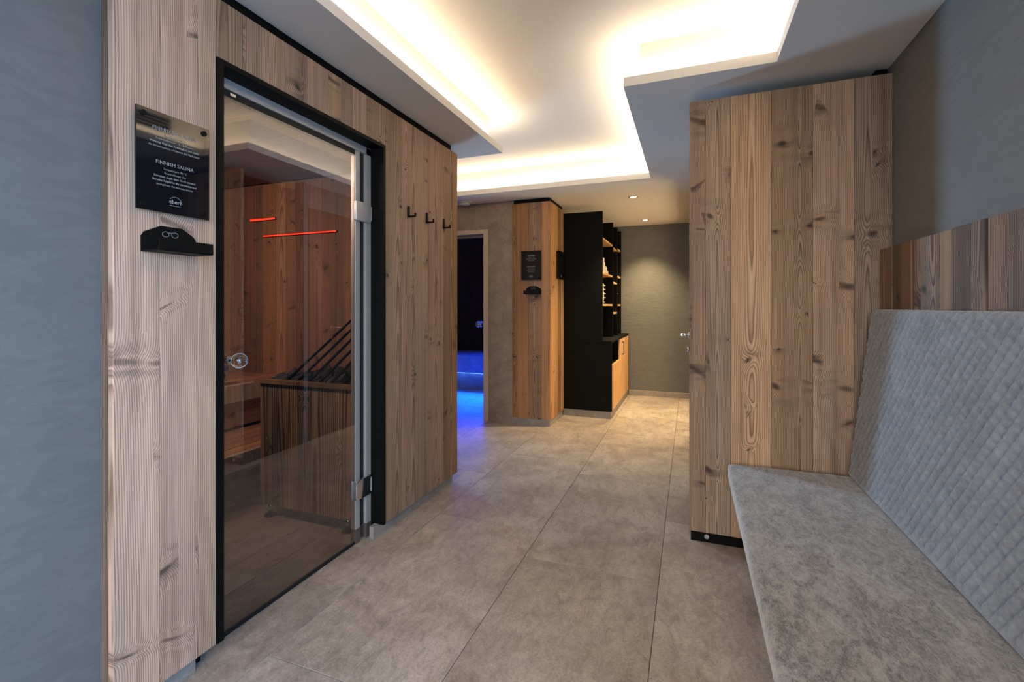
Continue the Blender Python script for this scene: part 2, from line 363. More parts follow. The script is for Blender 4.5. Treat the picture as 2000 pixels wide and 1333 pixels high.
# ------------------------------------------------------------------ ceiling: lowered soffit with a stepped recess
def grid_slab(name, inside, xs, ys, z0, z1, mat, parent=None):
    bm = bmesh.new(); xs = sorted(set(xs)); ys = sorted(set(ys)); vm = {}
    def V(x, y, z):
        k = (round(x, 4), round(y, 4), round(z, 4))
        if k not in vm: vm[k] = bm.verts.new(k)
        return vm[k]
    nx, ny = len(xs) - 1, len(ys) - 1
    f = [[not inside((xs[i] + xs[i + 1]) / 2, (ys[j] + ys[j + 1]) / 2) for j in range(ny)] for i in range(nx)]
    for i in range(nx):
        for j in range(ny):
            if not f[i][j]: continue
            a, b, c, d = xs[i], xs[i + 1], ys[j], ys[j + 1]
            bm.faces.new((V(a, c, z0), V(a, d, z0), V(b, d, z0), V(b, c, z0)))
            bm.faces.new((V(a, c, z1), V(b, c, z1), V(b, d, z1), V(a, d, z1)))
            if i == 0 or not f[i - 1][j]: bm.faces.new((V(a, c, z0), V(a, c, z1), V(a, d, z1), V(a, d, z0)))
            if i == nx - 1 or not f[i + 1][j]: bm.faces.new((V(b, c, z0), V(b, d, z0), V(b, d, z1), V(b, c, z1)))
            if j == 0 or not f[i][j - 1]: bm.faces.new((V(a, c, z0), V(b, c, z0), V(b, c, z1), V(a, c, z1)))
            if j == ny - 1 or not f[i][j + 1]: bm.faces.new((V(a, d, z0), V(a, d, z1), V(b, d, z1), V(b, d, z0)))
    return link(name, bm_mesh(bm, name), mat, parent)
def recess(e):
    return lambda x, y: ((-1.24 - e < x < .365 + e and -.85 - e < y < 2.357 + e) or (-1.24 - e < x < -.305 + e and 2.3 < y < 3.07 + .0) or
                         (-2.6 - e < x < -.305 + e and 3.07 - e < y < 4.11 + e))
def cuts(e): return [XL - .1, -2.6 - e, -1.24 - e, -.305 + e, .365 + e, XR + .12], [Y0 - .1, -.85 - e, 2.357 + e, 3.07 - e, 3.07, 4.11 + e, Y1 + .1]
ceiling = box('ceiling', XL - .1, XR + .12, Y0 - .1, Y1 + .1, ZC, ZC + .08, WHITE, bev=0); tag(ceiling, kind='structure')
xs, ys = cuts(0); soff = grid_slab('soffit', recess(0), xs, ys, ZS, ZL, WHITE, ceiling)
xs, ys = cuts(.075); grid_slab('recess_wall', recess(.075), xs, ys, ZL, ZC, WHITE, ceiling)
# the led profiles that lie in the trough
for (a, b, c, d) in ((-1.30, -1.288, -.8, 2.98), (.412, .424, -.8, 2.36), (-.26, .36, 2.41, 2.422), (-.262, -.25, 2.45, 4.10), (-2.55, -.33, 4.158, 4.17), (-2.55, -1.33, 3.01, 3.022)):
    box('led_profile', a, b, c, d, ZL + .001, ZL + .010, LEDM, ceiling, bev=0)
# slotted air grille in the recess (seen mirrored in the sign)
vg = root('air_grille', (.438, 2.06, 2.40), 'dark slotted air grille in the side of the ceiling recess', 'vent')
box('grille_frame', .433, .4395, 1.90, 2.19, 2.392, 2.50, GREYPL, vg, bev=.001)
for k in range(4): box('slot', .430, .4335, 1.915, 2.175, 2.403 + .024 * k, 2.414 + .024 * k, RUBBER, vg, bev=.0005)
for i, (x, y) in enumerate(DOWN):
    d = root('downlight', (x, y, ZS), ('recessed downlight in the ceiling nearer the wooden pillar', 'recessed downlight in the ceiling close to the olive back wall')[i], 'light', 'downlights over the rear corridor')
    bm = bmesh.new()
    n = 28
    rings = [(.045, 0), (.045, -.004), (.034, -.005), (.031, -.001)]
    vv = [[bm.verts.new((r * math.cos(2 * math.pi * k / n), r * math.sin(2 * math.pi * k / n), z)) for k in range(n)] for r, z in rings]
    for a, b in zip(vv, vv[1:]):
        for k in range(n): bm.faces.new((a[k], a[(k + 1) % n], b[(k + 1) % n], b[k]))
    link('trim_ring', bm_mesh(bm, 'trim_ring'), STEEL, d, (x, y, ZS), smooth=True)
    cyl('lens', (x, y, ZS - .001), (x, y, ZS - .0045), .030, LAMPM, d, 24)
v = root('ceiling_vent', (-2.18, 4.36, ZS), 'round white ceiling vent in front of the steam room', 'vent')
cyl('rim', (-2.18, 4.36, ZS), (-2.18, 4.36, ZS - .012), .075, WHITE, v, 32, .068); cyl('core', (-2.18, 4.36, ZS - .013), (-2.18, 4.36, ZS - .03), .045, WHITE, v, 24, .052)

# ------------------------------------------------------------------ walls
def struct(o): return tag(o, kind='structure')
struct(box('wall_left', -1.64, -1.542, Y0, .862, 0, ZS, PLASTER, bev=0))
wr = struct(boxes('wall_right', [(XR, XR + .1, .2, 3.2, 0, ZS), (XR, XR + .1, Y0, -1.4, 0, ZS), (XR, XR + .1, -1.4, .2, 0, .7), (XR, XR + .1, -1.4, .2, 2.05, ZS)], PLASTER))
struct(boxes('wall_front', [(-1.64, -1.12, Y0 - .1, Y0, 0, ZS), (.42, XR + .1, Y0 - .1, Y0, 0, ZS), (-1.12, .42, Y0 - .1, Y0, 0, .88), (-1.12, .42, Y0 - .1, Y0, 2.02, ZS)], PLASTER))
w3 = struct(root('window_3', (-.35, Y0, .88))); boxes('window_frame', [(-1.12, -1.07, Y0 - .08, Y0 - .02, .88, 2.02), (.37, .42, Y0 - .08, Y0 - .02, .88, 2.02), (-1.07, .37, Y0 - .08, Y0 - .02, .88, .93), (-1.07, .37, Y0 - .08, Y0 - .02, 1.97, 2.02)], FRAMEW, w3)
box('pane', -1.07, .37, Y0 - .055, Y0 - .045, .93, 1.97, CLEAR, w3, bev=0)
struct(box('wall_back', -1.62, 1.0, 6.48, 6.58, 0, ZS, PLASTER, bev=0))
struct(boxes('wall_partition', [(.012, .10, 3.17, 4.3, 0, ZS), (.012, .10, 6.15, 6.48, 0, ZS), (.012, .10, 4.3, 6.15, 2.1, ZS)], PLASTER))  # unseen opening added to let the side room fill through
struct(boxes('wall_side_room', [(.952, 1.05, 3.2, 6.6, 0, ZS)], WHITE))
wh = struct(boxes('wall_hall', [(-3.08, -2.98, 2.86, 3.8, 0, ZS), (-3.08, -2.98, 4.36, 4.49, 0, ZS), (-3.08, -2.98, 3.8, 4.36, 2.05, ZS)], PLASTER))
struct(box('baseboard_back', -.765, .012, 6.466, 6.4795, 0, .072, STONE))
w1 = struct(root('window_1', (-3.0, 4.08, 0))); boxes('window_frame', [(-3.06, -3.0, 3.8, 3.84, 0, 2.05), (-3.06, -3.0, 4.32, 4.36, 0, 2.05), (-3.06, -3.0, 3.84, 4.32, 2.0, 2.05), (-3.06, -3.0, 3.84, 4.32, 0, .05)], FRAMEW, w1)
box('pane', -3.035, -3.025, 3.84, 4.32, .05, 2.0, CLEAR, w1, bev=0)
w2 = struct(root('window_2', (.9, -.75, .7))); boxes('window_frame', [(.87, .93, -1.4, -1.35, .7, 2.05), (.87, .93, .15, .2, .7, 2.05), (.87, .93, -1.35, .15, .7, .75), (.87, .93, -1.35, .15, 2.0, 2.05)], FRAMEW, w2)
box('pane', .895, .905, -1.35, .15, .75, 2.0, CLEAR, w2, bev=0)

# steam room: concrete wall with a door opening, dark tiled box behind it
ws = struct(boxes('wall_steam', [(-1.972, -1.62, 4.49, 4.60, 0, ZS), (-2.9, -1.972, 4.49, 4.60, 2.013, ZS), (-3.7, -2.9, 4.49, 4.60, 0, ZS)], CONCRETE))
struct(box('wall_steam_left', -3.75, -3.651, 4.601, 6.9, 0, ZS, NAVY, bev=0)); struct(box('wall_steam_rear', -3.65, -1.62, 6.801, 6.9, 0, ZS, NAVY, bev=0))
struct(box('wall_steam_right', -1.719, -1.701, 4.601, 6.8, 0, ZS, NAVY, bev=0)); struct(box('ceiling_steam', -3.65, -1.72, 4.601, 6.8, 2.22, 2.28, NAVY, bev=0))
d2 = struct(root('door_2', (-1.972, 4.49, 0)))
boxes('door_frame', [(-2.025, -1.972, 4.478, 4.60, 0, 2.013), (-2.9, -2.847, 4.478, 4.60, 0, 2.013), (-2.847, -2.025, 4.478, 4.60, 1.967, 2.013)], FRAMEW, d2)
box('pane', -2.845, -2.029, 4.535, 4.543, .012, 1.962, CLEAR, d2, bev=0)
box('top_rail', -2.845, -2.029, 4.53, 4.548, 1.935, 1.962, STEEL, d2)
for yy in (4.505, 4.573):
    bm = bmesh.new(); bmesh.ops.create_uvsphere(bm, u_segments=20, v_segments=12, radius=.032)
    link('knob', bm_mesh(bm, 'knob'), CRYSTAL, d2, (-2.096, yy, 1.01), smooth=True)
cyl('spindle', (-2.096, 4.505, 1.01), (-2.096, 4.573, 1.01), .006, STEEL, d2)
sb = root('steam_bench', (-2.8, 6.2, 0), 'tiled wall bench glowing blue inside the steam room', 'bench')
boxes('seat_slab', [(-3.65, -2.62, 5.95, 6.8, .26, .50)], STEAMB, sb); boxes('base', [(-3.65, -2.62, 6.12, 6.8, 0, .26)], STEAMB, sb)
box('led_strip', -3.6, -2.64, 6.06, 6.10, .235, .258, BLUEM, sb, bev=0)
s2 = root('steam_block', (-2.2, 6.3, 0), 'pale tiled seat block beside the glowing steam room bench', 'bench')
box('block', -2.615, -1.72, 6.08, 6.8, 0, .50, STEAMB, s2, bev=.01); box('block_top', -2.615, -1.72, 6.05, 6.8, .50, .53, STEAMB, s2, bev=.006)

# ------------------------------------------------------------------ sauna front: old boards around a glass door
XF = -1.49; ZB, ZT = .06, 2.245
sf = struct(root('wall_sauna', (-1.52, 1.8, 0)))
boxes('core', [(-1.545, -1.512, .83, 1.112, .062, 2.24), (-1.545, -1.512, 2.05, 2.85, .062, 2.24), (-1.545, -1.512, 1.112, 2.05, 2.05, 2.24)], BLACKB, sf)
for a, b, tn in ((.8125, .936, (.16, 1.50, .35, .80)), (.936, 1.052, (.20, 1.54, .5, .95)), (1.052, 1.1135, (.12, 1.48, .3, .9))):
    plank('plank', b - a - .0008, ZT - ZB, .022, (XF, (a + b) / 2, ZB), '+x', SPRUCE, sf, tn)
plank('plank', .029, ZT - ZB, .018, (-1.5275, .8125, ZB), '-y', DARKW, sf, (.6, 1.0, .35, .6))
lint = [1.1135, 1.215, 1.294, 1.405, 1.514, 1.638, 1.716, 1.799, 1.90, 2.0465]
for a, b in zip(lint, lint[1:]):
    plank('plank', b - a - .0008, ZT - 2.0445, .022, (XF, (a + b) / 2, 2.0445), '+x', SPRUCE, sf, tint(.30, .92, .5, dg=.2, dv=.12))
for a, b, tn in ((2.0475, 2.205, (.25, .80, .45, .35)), (2.205, 2.297, (.02, 1.04, .35, .12)), (2.297, 2.475, (.30, .90, .55, .5)), (2.475, 2.667, (.10, .90, .5, .3)), (2.667, 2.793, (.30, .70, .5, .2)), (2.793, 2.862, (.0, .72, .3, .8))):
    plank('plank', b - a - .0008, ZT - ZB, .022, (XF, (a + b) / 2, ZB), '+x', SPRUCE if b < 2.7 else DARKW, sf, (tn[0], tn[1] if b < 2.7 else 1.15, tn[2], tn[3]))
box('shadow_gap', -1.545, -1.508, .83, 2.80, 2.2455, 2.2895, BLACKB, sf, bev=0)
boxes('plinth', [(-1.545, -1.52, .83, 1.064, 0, .062), (-1.545, -1.52, 1.99, 2.84, 0, .062)], STONE, sf)
se = struct(root('wall_sauna_end', (-2.5, 2.862, 0)))
for k in range(12): plank('plank', .169, ZT - ZB, .02, (-1.60 - .17 * k, 2.862, ZB), '+y', SPRUCE, se, tint(.3, .9, .4))

d1 = struct(root('door_1', (-1.53, 1.58, 0)))
# black steel lining
boxes('steel_lining', [(-1.575, -1.486, 1.1145, 1.139, .06, 2.0435), (-1.575, -1.486, 2.029, 2.0465, .06, 2.0435), (-1.575, -1.486, 1.139, 2.029, 2.026, 2.0435)], BLACK, d1)
boxes('door_frame', [(-1.60, -1.566, 1.993, 2.028, .073, 2.024), (-1.62, -1.60, 1.945, 2.028, .073, 2.024), (-1.60, -1.572, 1.915, 1.948, .073, 1.99), (-1.60, -1.566, 1.14, 2.028, 1.990, 2.0255), (-1.62, -1.60, 1.14, 2.028, 1.975, 2.0255)], ALU, d1)
boxes('seal', [(-1.60, -1.574, 1.14, 1.913, 1.966, 1.989), (-1.606, -1.585, 1.949, 1.992, .073, 1.989)], RUBBER, d1)
box('door_closer', -1.58, -1.568, 1.225, 1.25, 1.972, 1.984, STEEL, d1)
boxes('frame_foot', [(-1.60, -1.564, 1.991, 2.030, 0, .073), (-1.60, -1.57, 1.913, 1.950, 0, .073), (-1.62, -1.60, 1.95, 1.991, 0, .073)], BRONZE, d1)
box('glass_leaf', -1.583, -1.575, 1.142, 1.914, .014, 1.966, TINTED, d1, bev=0)
box('bottom_seal', -1.585, -1.573, 1.142, 1.914, .001, .014, RUBBER, d1, bev=0)
box('threshold_jamb', -1.60, -1.572, 1.10, 1.14, 0, 2.02, BLACK, d1)
for zz in (1.635, .222):
    hg = box('hinge', -1.578, -1.556, 1.905, 2.018, zz, zz + .098, STEEL if zz < 1 else ALU, d1, bev=.003, seg=2)
    box('hinge_pin', -1.572, -1.553, 2.018, 2.026, zz + .012, zz + .086, STEEL, hg, bev=.001)
bm = bmesh.new(); bmesh.ops.create_uvsphere(bm, u_segments=32, v_segments=20, radius=.027)
kb = link('knob', bm_mesh(bm, 'knob'), CRYSTAL, d1, (-1.525, 1.228, 1.003), smooth=True); kb['label'] = 'clear crystal ball knob'
cyl('spindle', (-1.61, 1.228, 1.003), (-1.551, 1.228, 1.003), .007, STEEL, d1)
cyl('rosette', (-1.575, 1.228, 1.003), (-1.571, 1.228, 1.003), .016, STEEL, d1, 24)

# sauna interior
si = struct(root('wall_sauna_rear', (-2.6, 2.76, 0))); sl = struct(root('wall_sauna_left', (-3.7, 1.8, 0))); sq = struct(root('ceiling_sauna', (-2.6, 1.8, 2.17)))
box('shell', -3.78, -1.56, 2.784, 2.838, 0, 2.195, BLACKB, si, bev=0); box('shell', -3.80, -3.72, .9, 2.783, 0, 2.195, BLACKB, sl, bev=0)
box('shell', -3.80, -1.55, .82, 2.838, 2.197, 2.24, BLACKB, sq, bev=0)
struct(box('wall_sauna_near', -3.80, -1.65, .80, .862, 0, 2.24, BLACKB, bev=0))
boxes('core', [(-1.60, -1.547, .862, 1.10, 0, 2.19), (-1.60, -1.547, 2.031, 2.76, 0, 2.19), (-1.60, -1.58, 1.10, 2.031, 2.026, 2.19)], BLACKB, sf)
x = -3.70
while x < -1.62:
    ww = R.choice((.075, .10, .12, .14, .16)); ww = min(ww, -1.61 - x)
    if ww > .02: plank('plank', ww - .001, 2.17, .02, (x + ww / 2, 2.763, 0.0), '-y', SAUNAW, si, tint(.30, 1.1, .7, dg=.3, dv=.42))
    x += ww
y = .87
while y < 2.76:
    ww = min(R.choice((.10, .12, .14)), 2.762 - y)
    if ww > .02: plank('plank', ww - .001, 2.17, .02, (-3.699, y + ww / 2, 0.0), '+x', SAUNAW, sl, tint(.35, .9, .6, dv=.25))
    y += ww
y = .87
while y < 2.76:   # ceiling boards run across
    ww = min(.145, 2.762 - y)
    if ww > .02: plank('ceiling_plank', ww - .001, 2.08, .02, (-3.69, y + ww / 2, 2.172), Euler((math.pi / 2, 0, math.pi / 2)), SAUNAW, sq, tint(.2, .75, .5, dv=.2), axis='c')
    y += ww
for a, b, zz, th_, lab in ((-3.30, -3.03, 1.884, .014, 'short red light strip high on the sauna rear wall'), (-3.16, -2.43, 1.752, .010, 'long red light strip across the sauna rear wall')):
    o = root('light_strip', ((a + b) / 2, 2.76, zz), lab, 'light', 'red light strips inside the sauna')
    box('housing', a, b, 2.752, 2.762, zz - .004, zz + th_ + .004, BLACK, o, bev=.0005); box('diffuser', a + .004, b - .004, 2.7495, 2.752, zz, zz + th_, REDM, o, bev=0)
# benches along the sauna's left wall
def bench(name, x0, x1, zt, face_h, label):
    b = root(name, ((x0 + x1) / 2, 1.8, 0), label, 'bench', 'stepped benches inside the sauna')
    box('front_board', x0 - .03, x0, .872, 2.755, zt - face_h, zt - .001, PALEW, b, bev=.004).color = (.3, 1, .1, .9)
    k = 0; xx = x0 - .032
    while xx - .088 > x1:
        plank('slat', .086, 1.88, .024, (xx - .043, .873, zt), Euler((-math.pi / 2, 0, 0)), SAUNAW, b, tint(.2, 1.5, .2), axis='c'); xx -= .096
    box('support', x1 + .02, x1 + .06, .9, 2.74, .0, zt - .026, SAUNAW, b).color = (.3, .8, .3, .5)
    return b
bl = bench('sauna_bench', -2.42, -2.96, .354, .10, 'lower slatted sauna bench with a pale front board behind the heater box')
bu = bench('sauna_bench', -2.85, -3.66, .672, .12, 'upper slatted sauna bench carrying the curved headrest')
for k in range(3): plank('backing_board', .10, 1.88, .02, (-2.90, .873, .375 + .052 + .10 * k), Euler((-math.pi / 2, math.pi / 2, 0)), SAUNAW, bu, tint(.1, 1.25, .3), axis='c') if k < 2 else None
hr = root('headrest', (-3.05, 2.2, .672), 'curved pale wooden headrest with a round emblem on the upper sauna bench', 'headrest')
prism('cheek', [(1.87, .676), (1.95, .70), (2.05, .755), (2.15, .775), (2.235, .775), (2.235, .70), (2.18, .715), (2.10, .71), (2.02, .676)], 'x', -2.90, -2.875, PALEW, hr, .002).color = (.3, .95, .1, .9)
prism('cheek', [(1.87, .676), (1.95, .70), (2.05, .755), (2.15, .775), (2.235, .775), (2.235, .70), (2.18, .715), (2.10, .71), (2.02, .676)], 'x', -3.30, -3.275, PALEW, hr, .002).color = (.3, .95, .1, .9)
for k, (yy, zz) in enumerate(((1.93, .697), (1.99, .727), (2.05, .757), (2.11, .769), (2.17, .777))):
    box('slat', -3.30, -2.875, yy - .022, yy + .022, zz, zz + .012, SAUNAW, hr, bev=.002).color = (.2, 1.5, .2, .6)
cyl('emblem', (-2.876, 2.195, .742), (-2.8735, 2.195, .742), .018, BLACK, hr, 20)
o = tag(box('folded_cloth', -2.95, -2.87, 2.16, 2.235, .776, .806, BLUECLOTH, None, .006, 2), 'small folded blue cloth lying on the sauna headrest', 'cloth')

# heater box
hb = root('sauna_heater', (-1.96, 2.25, 0), 'boarded sauna heater box with dark stones and slanted black guard rods', 'sauna heater')
hx = [-2.295, -2.248, -2.165, -2.115, -2.02, -1.925, -1.80, -1.715, -1.63]
ht = [(.3, 1.2, .2, .5), (.85, .9, .5, .2), (.4, 1.0, .2, .5), (.0, 1.35, .2, .04), (.6, 1.05, .8, .1), (.2, 1.1, .1, .5), (.15, 1.3, .2, .15), (.05, 1.25, .2, .3)]
for a, b, tn in zip(hx, hx[1:], ht): plank('plank', b - a - .0008, .69, .02, ((a + b) / 2, 1.98, .074), '-y', HEATW, hb, tn)
for k in range(5): plank('plank', .103, .69, .02, (-2.2955, 2.05 + .105 * k, .074), '-x', DARKW, hb, tint(.3, 1., .3))
boxes('carcass', [(-2.27, -1.64, 2.001, 2.56, .08, .68)], BLACKB, hb)
boxes('top_rim', [(-2.32, -1.63, 1.962, 2.01, .765, .785), (-2.32, -2.27, 2.01, 2.58, .765, .785), (-2.27, -1.63, 2.54, 2.58, .765, .785)], DARKW, hb).color = (.0, 1.0, .2, .5)
for k in range(7):
    x = -2.13 + .078 * k; cyl('guard_rod', (x, 2.005, .775), (x, 2.735, 1.215), .008, BLACK, hb, 10)
for k in range(38):
    bm = bmesh.new(); bmesh.ops.create_icosphere(bm, subdivisions=1, radius=1)
    for vtx in bm.verts: vtx.co *= R.uniform(.75, 1.15)
    s = R.uniform(.04, .062)
    bmesh.ops.scale(bm, verts=bm.verts[:], vec=(s * R.uniform(.9, 1.3), s, s * R.uniform(.6, .85)))
    i, j = k % 7, (k // 7) % 6
    link('stone', bm_mesh(bm, 'stone'), ROCK, hb, (-2.22 + .09 * i + R.uniform(-.015, .015), 2.06 + .09 * j + R.uniform(-.015, .015), .735 + R.uniform(0, .05)), (R.random() * 3, R.random() * 3, R.random() * 3))
for x in (-2.25, -1.70):
    for y in (2.01, 2.50):
        lg = cyl('leg', (x, y, .004), (x, y, .082), .011, STEEL, hb); cyl('foot', (x, y, 0), (x, y, .007), .032, BLACK, lg, 24)

# ------------------------------------------------------------------ signs
def sign(name, y0, y1, z0, z1, xf, label, facing, lines, logo=True, group=None):
    """a gloss plaque on studs; for '+x' the face is at x=xf and (y0,y1) run along y, for '-y' along x"""
    s = root(name, (xf, (y0 + y1) / 2, z0) if facing == '+x' else ((y0 + y1) / 2, xf, z0), label, 'sign', group)
    W, Hh = y1 - y0, z1 - z0; cy = (y0 + y1) / 2
    def B(n, a, b, c, d, e, f, m, par=s, bev=.0005): # a,b depth from face (positive = out)
        if facing == '+x': return box(n, xf + a, xf + b, c, d, e, f, m, par, bev)
        return box(n, c, d, xf - b, xf - a, e, f, m, par, bev)
    B('plate', -.005, 0, y0, y1, z0, z1, PLAQUE)
    for yy in (y0 + .018, y1 - .018):
        for zz in (z0 + .018, z1 - .018):
            if facing == '+x': cyl('stud', (xf - .02, yy, zz), (xf + .004, yy, zz), .008, BLACK, s, 16)
            else: cyl('stud', (yy, xf + .02, zz), (yy, xf - .004, zz), .008, BLACK, s, 16)
    for (tx, size, fz, bold) in lines:
        pos = (xf + .0006, cy, z0 + fz * Hh) if facing == '+x' else (cy, xf - .0006, z0 + fz * Hh)
        text('lettering', tx, size, pos, facing, PRINT, s, bold=bold, depth=.0002)
    if logo:
        pos = (xf + .0006, cy, z0 + .125 * Hh) if facing == '+x' else (cy, xf - .0006, z0 + .125 * Hh)
        text('logo', 'ebert', .017 * Hh / .3, pos, facing, PRINT, s, bold=.0002, depth=.0002)
        k = Hh / .3
        def seg(u0, v0, u1, v1, r):
            a = (xf + .0006, cy + u0 * k, z0 + v0 * k) if facing == '+x' else (cy + u0 * k, xf - .0006, z0 + v0 * k)
            b = (xf + .0006, cy + u1 * k, z0 + v1 * k) if facing == '+x' else (cy + u1 * k, xf - .0006, z0 + v1 * k)
            cyl('logo_line', a, b, r * k, PRINT, s, 6)
        pts = [(-.016, .045), (-.006, .053), (.004, .053), (.014, .048), (.020, .038), (.021, .034)]
        for p, q in zip(pts, pts[1:]): seg(*p, *q, .0006)
        seg(-.016, .0255, .017, .0255, .0008)
    return s
L1 = [('FINNISCHE SAUNA', .0155, .83, 0), ('Temperatur: 90 °C', .0085, .775, 0), ('Aufenthaltsdauer: 12-15 Minuten', .0085, .735, 0), ('Wirkung: Regt den Kreislauf an und stärkt', .0085, .695, .0001), ('das Immunsystem, entspannt die Muskulatur', .0085, .655, 0),
      ('FINNISH SAUNA', .0155, .50, 0), ('Temperature: 90 °C', .0085, .44, 0), ('Room climate: dry', .0085, .40, 0), ('Duration: single time 12-15 minutes', .0085, .36, .0001), ('Benefits: helpful to the circulation and', .0085, .32, .0001), ('strengthens the immune system', .0085, .28, 0)]
sign('sauna_sign', .857, 1.073, 1.481, 1.777, -1.468, 'large black gloss sign headed FINNISCHE SAUNA on the boards left of the door', '+x', L1)
L2 = [('DAMPFBAD', .0155, .83, 0), ('Temperatur: 45 °C', .0085, .775, 0), ('Aufenthaltsdauer: 15 Minuten', .0085, .735, 0), ('Wirkung: befreit die Atemwege', .0085, .695, 0), ('und pflegt die Haut', .0085, .655, 0),
      ('STEAM BATH', .0155, .45, 0), ('Temperature: 45 °C', .0085, .39, 0), ('Duration: 15 minutes', .0085, .35, 0), ('Benefits: clears the airways', .0085, .31, 0), ('and cares for the skin', .0085, .27, 0)]
sign('steam_sign', -1.592, -1.380, 1.467, 1.762, 4.448, 'black printed sign above the small holder on the front of the wooden pillar', '-y', L2)
sign('corner_sign', 4.69, 4.92, 1.485, 1.785, -1.268, 'black sign on the narrow side of the pillar facing the dark cabinet', '+x', [])

# glasses holders (bent steel)
def holder(label, base, facing, flip=False, sc_=1.0):
    g = root('glasses_holder', base, label, 'holder', 'steel glasses holders under the signs')
    bx, by, bz = base
    def P3(u, d, z):   # u along wall, d out of the wall
        return (bx + d, by + u, bz + z) if facing == '+x' else (bx - u if flip else bx + u, by - d, bz + z)
    def prism_(name, pts, d0, d1):
        bm = bmesh.new(); A = [bm.verts.new(Vector(P3(u, d0, z)) - Vector(base)) for u, z in pts]; B = [bm.verts.new(Vector(P3(u, d1, z)) - Vector(base)) for u, z in pts]
        bm.faces.new(A); bm.faces.new(B[::-1]); n = len(pts)
        for k in range(n): bm.faces.new((A[k], B[k], B[(k + 1) % n], A[(k + 1) % n]))
        bmesh.ops.recalc_face_normals(bm, faces=bm.faces[:]); return link(name, bm_mesh(bm, name), BLACK, g, base)
    prism_('back_plate', [(-.08, 0), (.08, 0), (.08, .043), (.077, .053), (.070, .061), (.036, .081), (-.026, .081), (-.062, .063), (-.072, .058), (-.08, .045)], .0, .004)
    bm = bmesh.new()
    prof = [(0, -.001), (.004, .003), (.076, .003), (.079, .006), (.079, .034), (.082, .034), (.083, .003), (.080, -.001)]
    A = [bm.verts.new(Vector(P3(-.08, d, z)) - Vector(base)) for d, z in prof]; B = [bm.verts.new(Vector(P3(.08, d, z)) - Vector(base)) for d, z in prof]
    bm.faces.new(A); bm.faces.new(B[::-1])
    for k in range(len(prof)): bm.faces.new((A[k], B[k], B[(k + 1) % len(prof)], A[(k + 1) % len(prof)]))
    bmesh.ops.recalc_face_normals(bm, faces=bm.faces[:]); link('tray', bm_mesh(bm, 'tray'), BLACK, g, base)
    for u, z in ((-.060, .043), (.060, .043)):
        cyl('screw', P3(u, .004, z), P3(u, .0055, z), .0045, STEEL if False else BLACK, g, 12)
    # spectacles pictogram
    for s in (-1, 1):
        ptsn = []
        for k in range(18):
            a = 2 * math.pi * k / 18; ptsn.append((s * .0135 + .0105 * math.cos(a) * (1 + .12 * s * math.sin(a)), .057 + .0085 * math.sin(a)))
        bm = bmesh.new()
        for k in range(18):
            (u0, z0), (u1, z1) = ptsn[k], ptsn[(k + 1) % 18]
            c = Vector((s * .0135, .057))
            def inn(u, z): q = c + (Vector((u, z)) - c) * .84; return q.x, q.y
            vs = [P3(u0, .0046, z0), P3(u1, .0046, z1), P3(*((lambda t: (t[0], .0046, t[1]))(inn(u1, z1)))), P3(*((lambda t: (t[0], .0046, t[1]))(inn(u0, z0))))]
            bm.faces.new([bm.verts.new(Vector(vq) - Vector(base)) for vq in vs])
        link('lens_outline', bm_mesh(bm, 'lens_outline'), PRINT, g, base)
    cyl('bridge_line', P3(-.0045, .0046, .0625), P3(.0045, .0046, .0625), .0012, PRINT, g, 6)
    return g
holder('black steel glasses holder with a spectacles outline below the large sauna sign', (-1.4885, .961, 1.362), '+x')
holder('small black steel glasses holder under the sign on the wooden pillar', (-1.467, 4.4685, 1.325), '-y', True)
# coat hooks
for yy, nm in ((2.26, 'black angled coat hook on the boards, nearest to the glass door'), (2.459, 'black angled coat hook in the middle of the row of three'), (2.667, 'black angled coat hook nearest to the end of the boarded wall')):
    h = root('coat_hook', (XF, yy, 1.705), nm, 'hook', 'black coat hooks beside the sauna door')
    box('back_bar', XF + .0004, XF + .007, yy - .010, yy + .010, 1.706, 1.768, BLACK, h, bev=.0015)
    box('arm', XF + .006, XF + .052, yy - .007, yy + .007, 1.706, 1.714, BLACK, h, bev=.0015)
    box('tip', XF + .045, XF + .0525, yy - .007, yy + .007, 1.712, 1.727, BLACK, h, bev=.0015)

# ------------------------------------------------------------------ wooden pillar beside the steam room
pl = struct(root('wall_pillar', (-1.5, 4.75, 0)))
boxes('core', [(-1.69, -1.312, 4.492, 4.985, .06, 2.25)], BLACKB, pl)
for a, b, tn in ((-1.700, -1.65, (.05, .62, .85, .1)), (-1.65, -1.52, (.0, .82, .3, .8)), (-1.52, -1.382, (.75, .88, .85, .2)), (-1.382, -1.291, (.15, 1.12, .35, .05))):
    plank('plank', b - a - .0008, 2.185, .02, ((a + b) / 2, 4.47, .066), '-y', PINE, pl, tn)
for a, b, tn in ((4.491, 4.62, (.0, 1.15, .2, .6)), (4.62, 4.76, (.2, .95, .2, .5)), (4.76, 4.88, (.6, .48, .3, .4)), (4.88, 4.992, (.1, 1.0, .4, .5))):
    plank('plank', b - a - .0008, 2.185, .02, (-1.291, (a + b) / 2, .066), '+x', PINE, pl, tn)
box('shadow_gap', -1.685, -1.305, 4.482, 4.985, 2.252, 2.2895, BLACKB, pl, bev=0)
boxes('plinth', [(-1.70, -1.30, 4.478, 4.99, 0, .064)], STONE, pl)

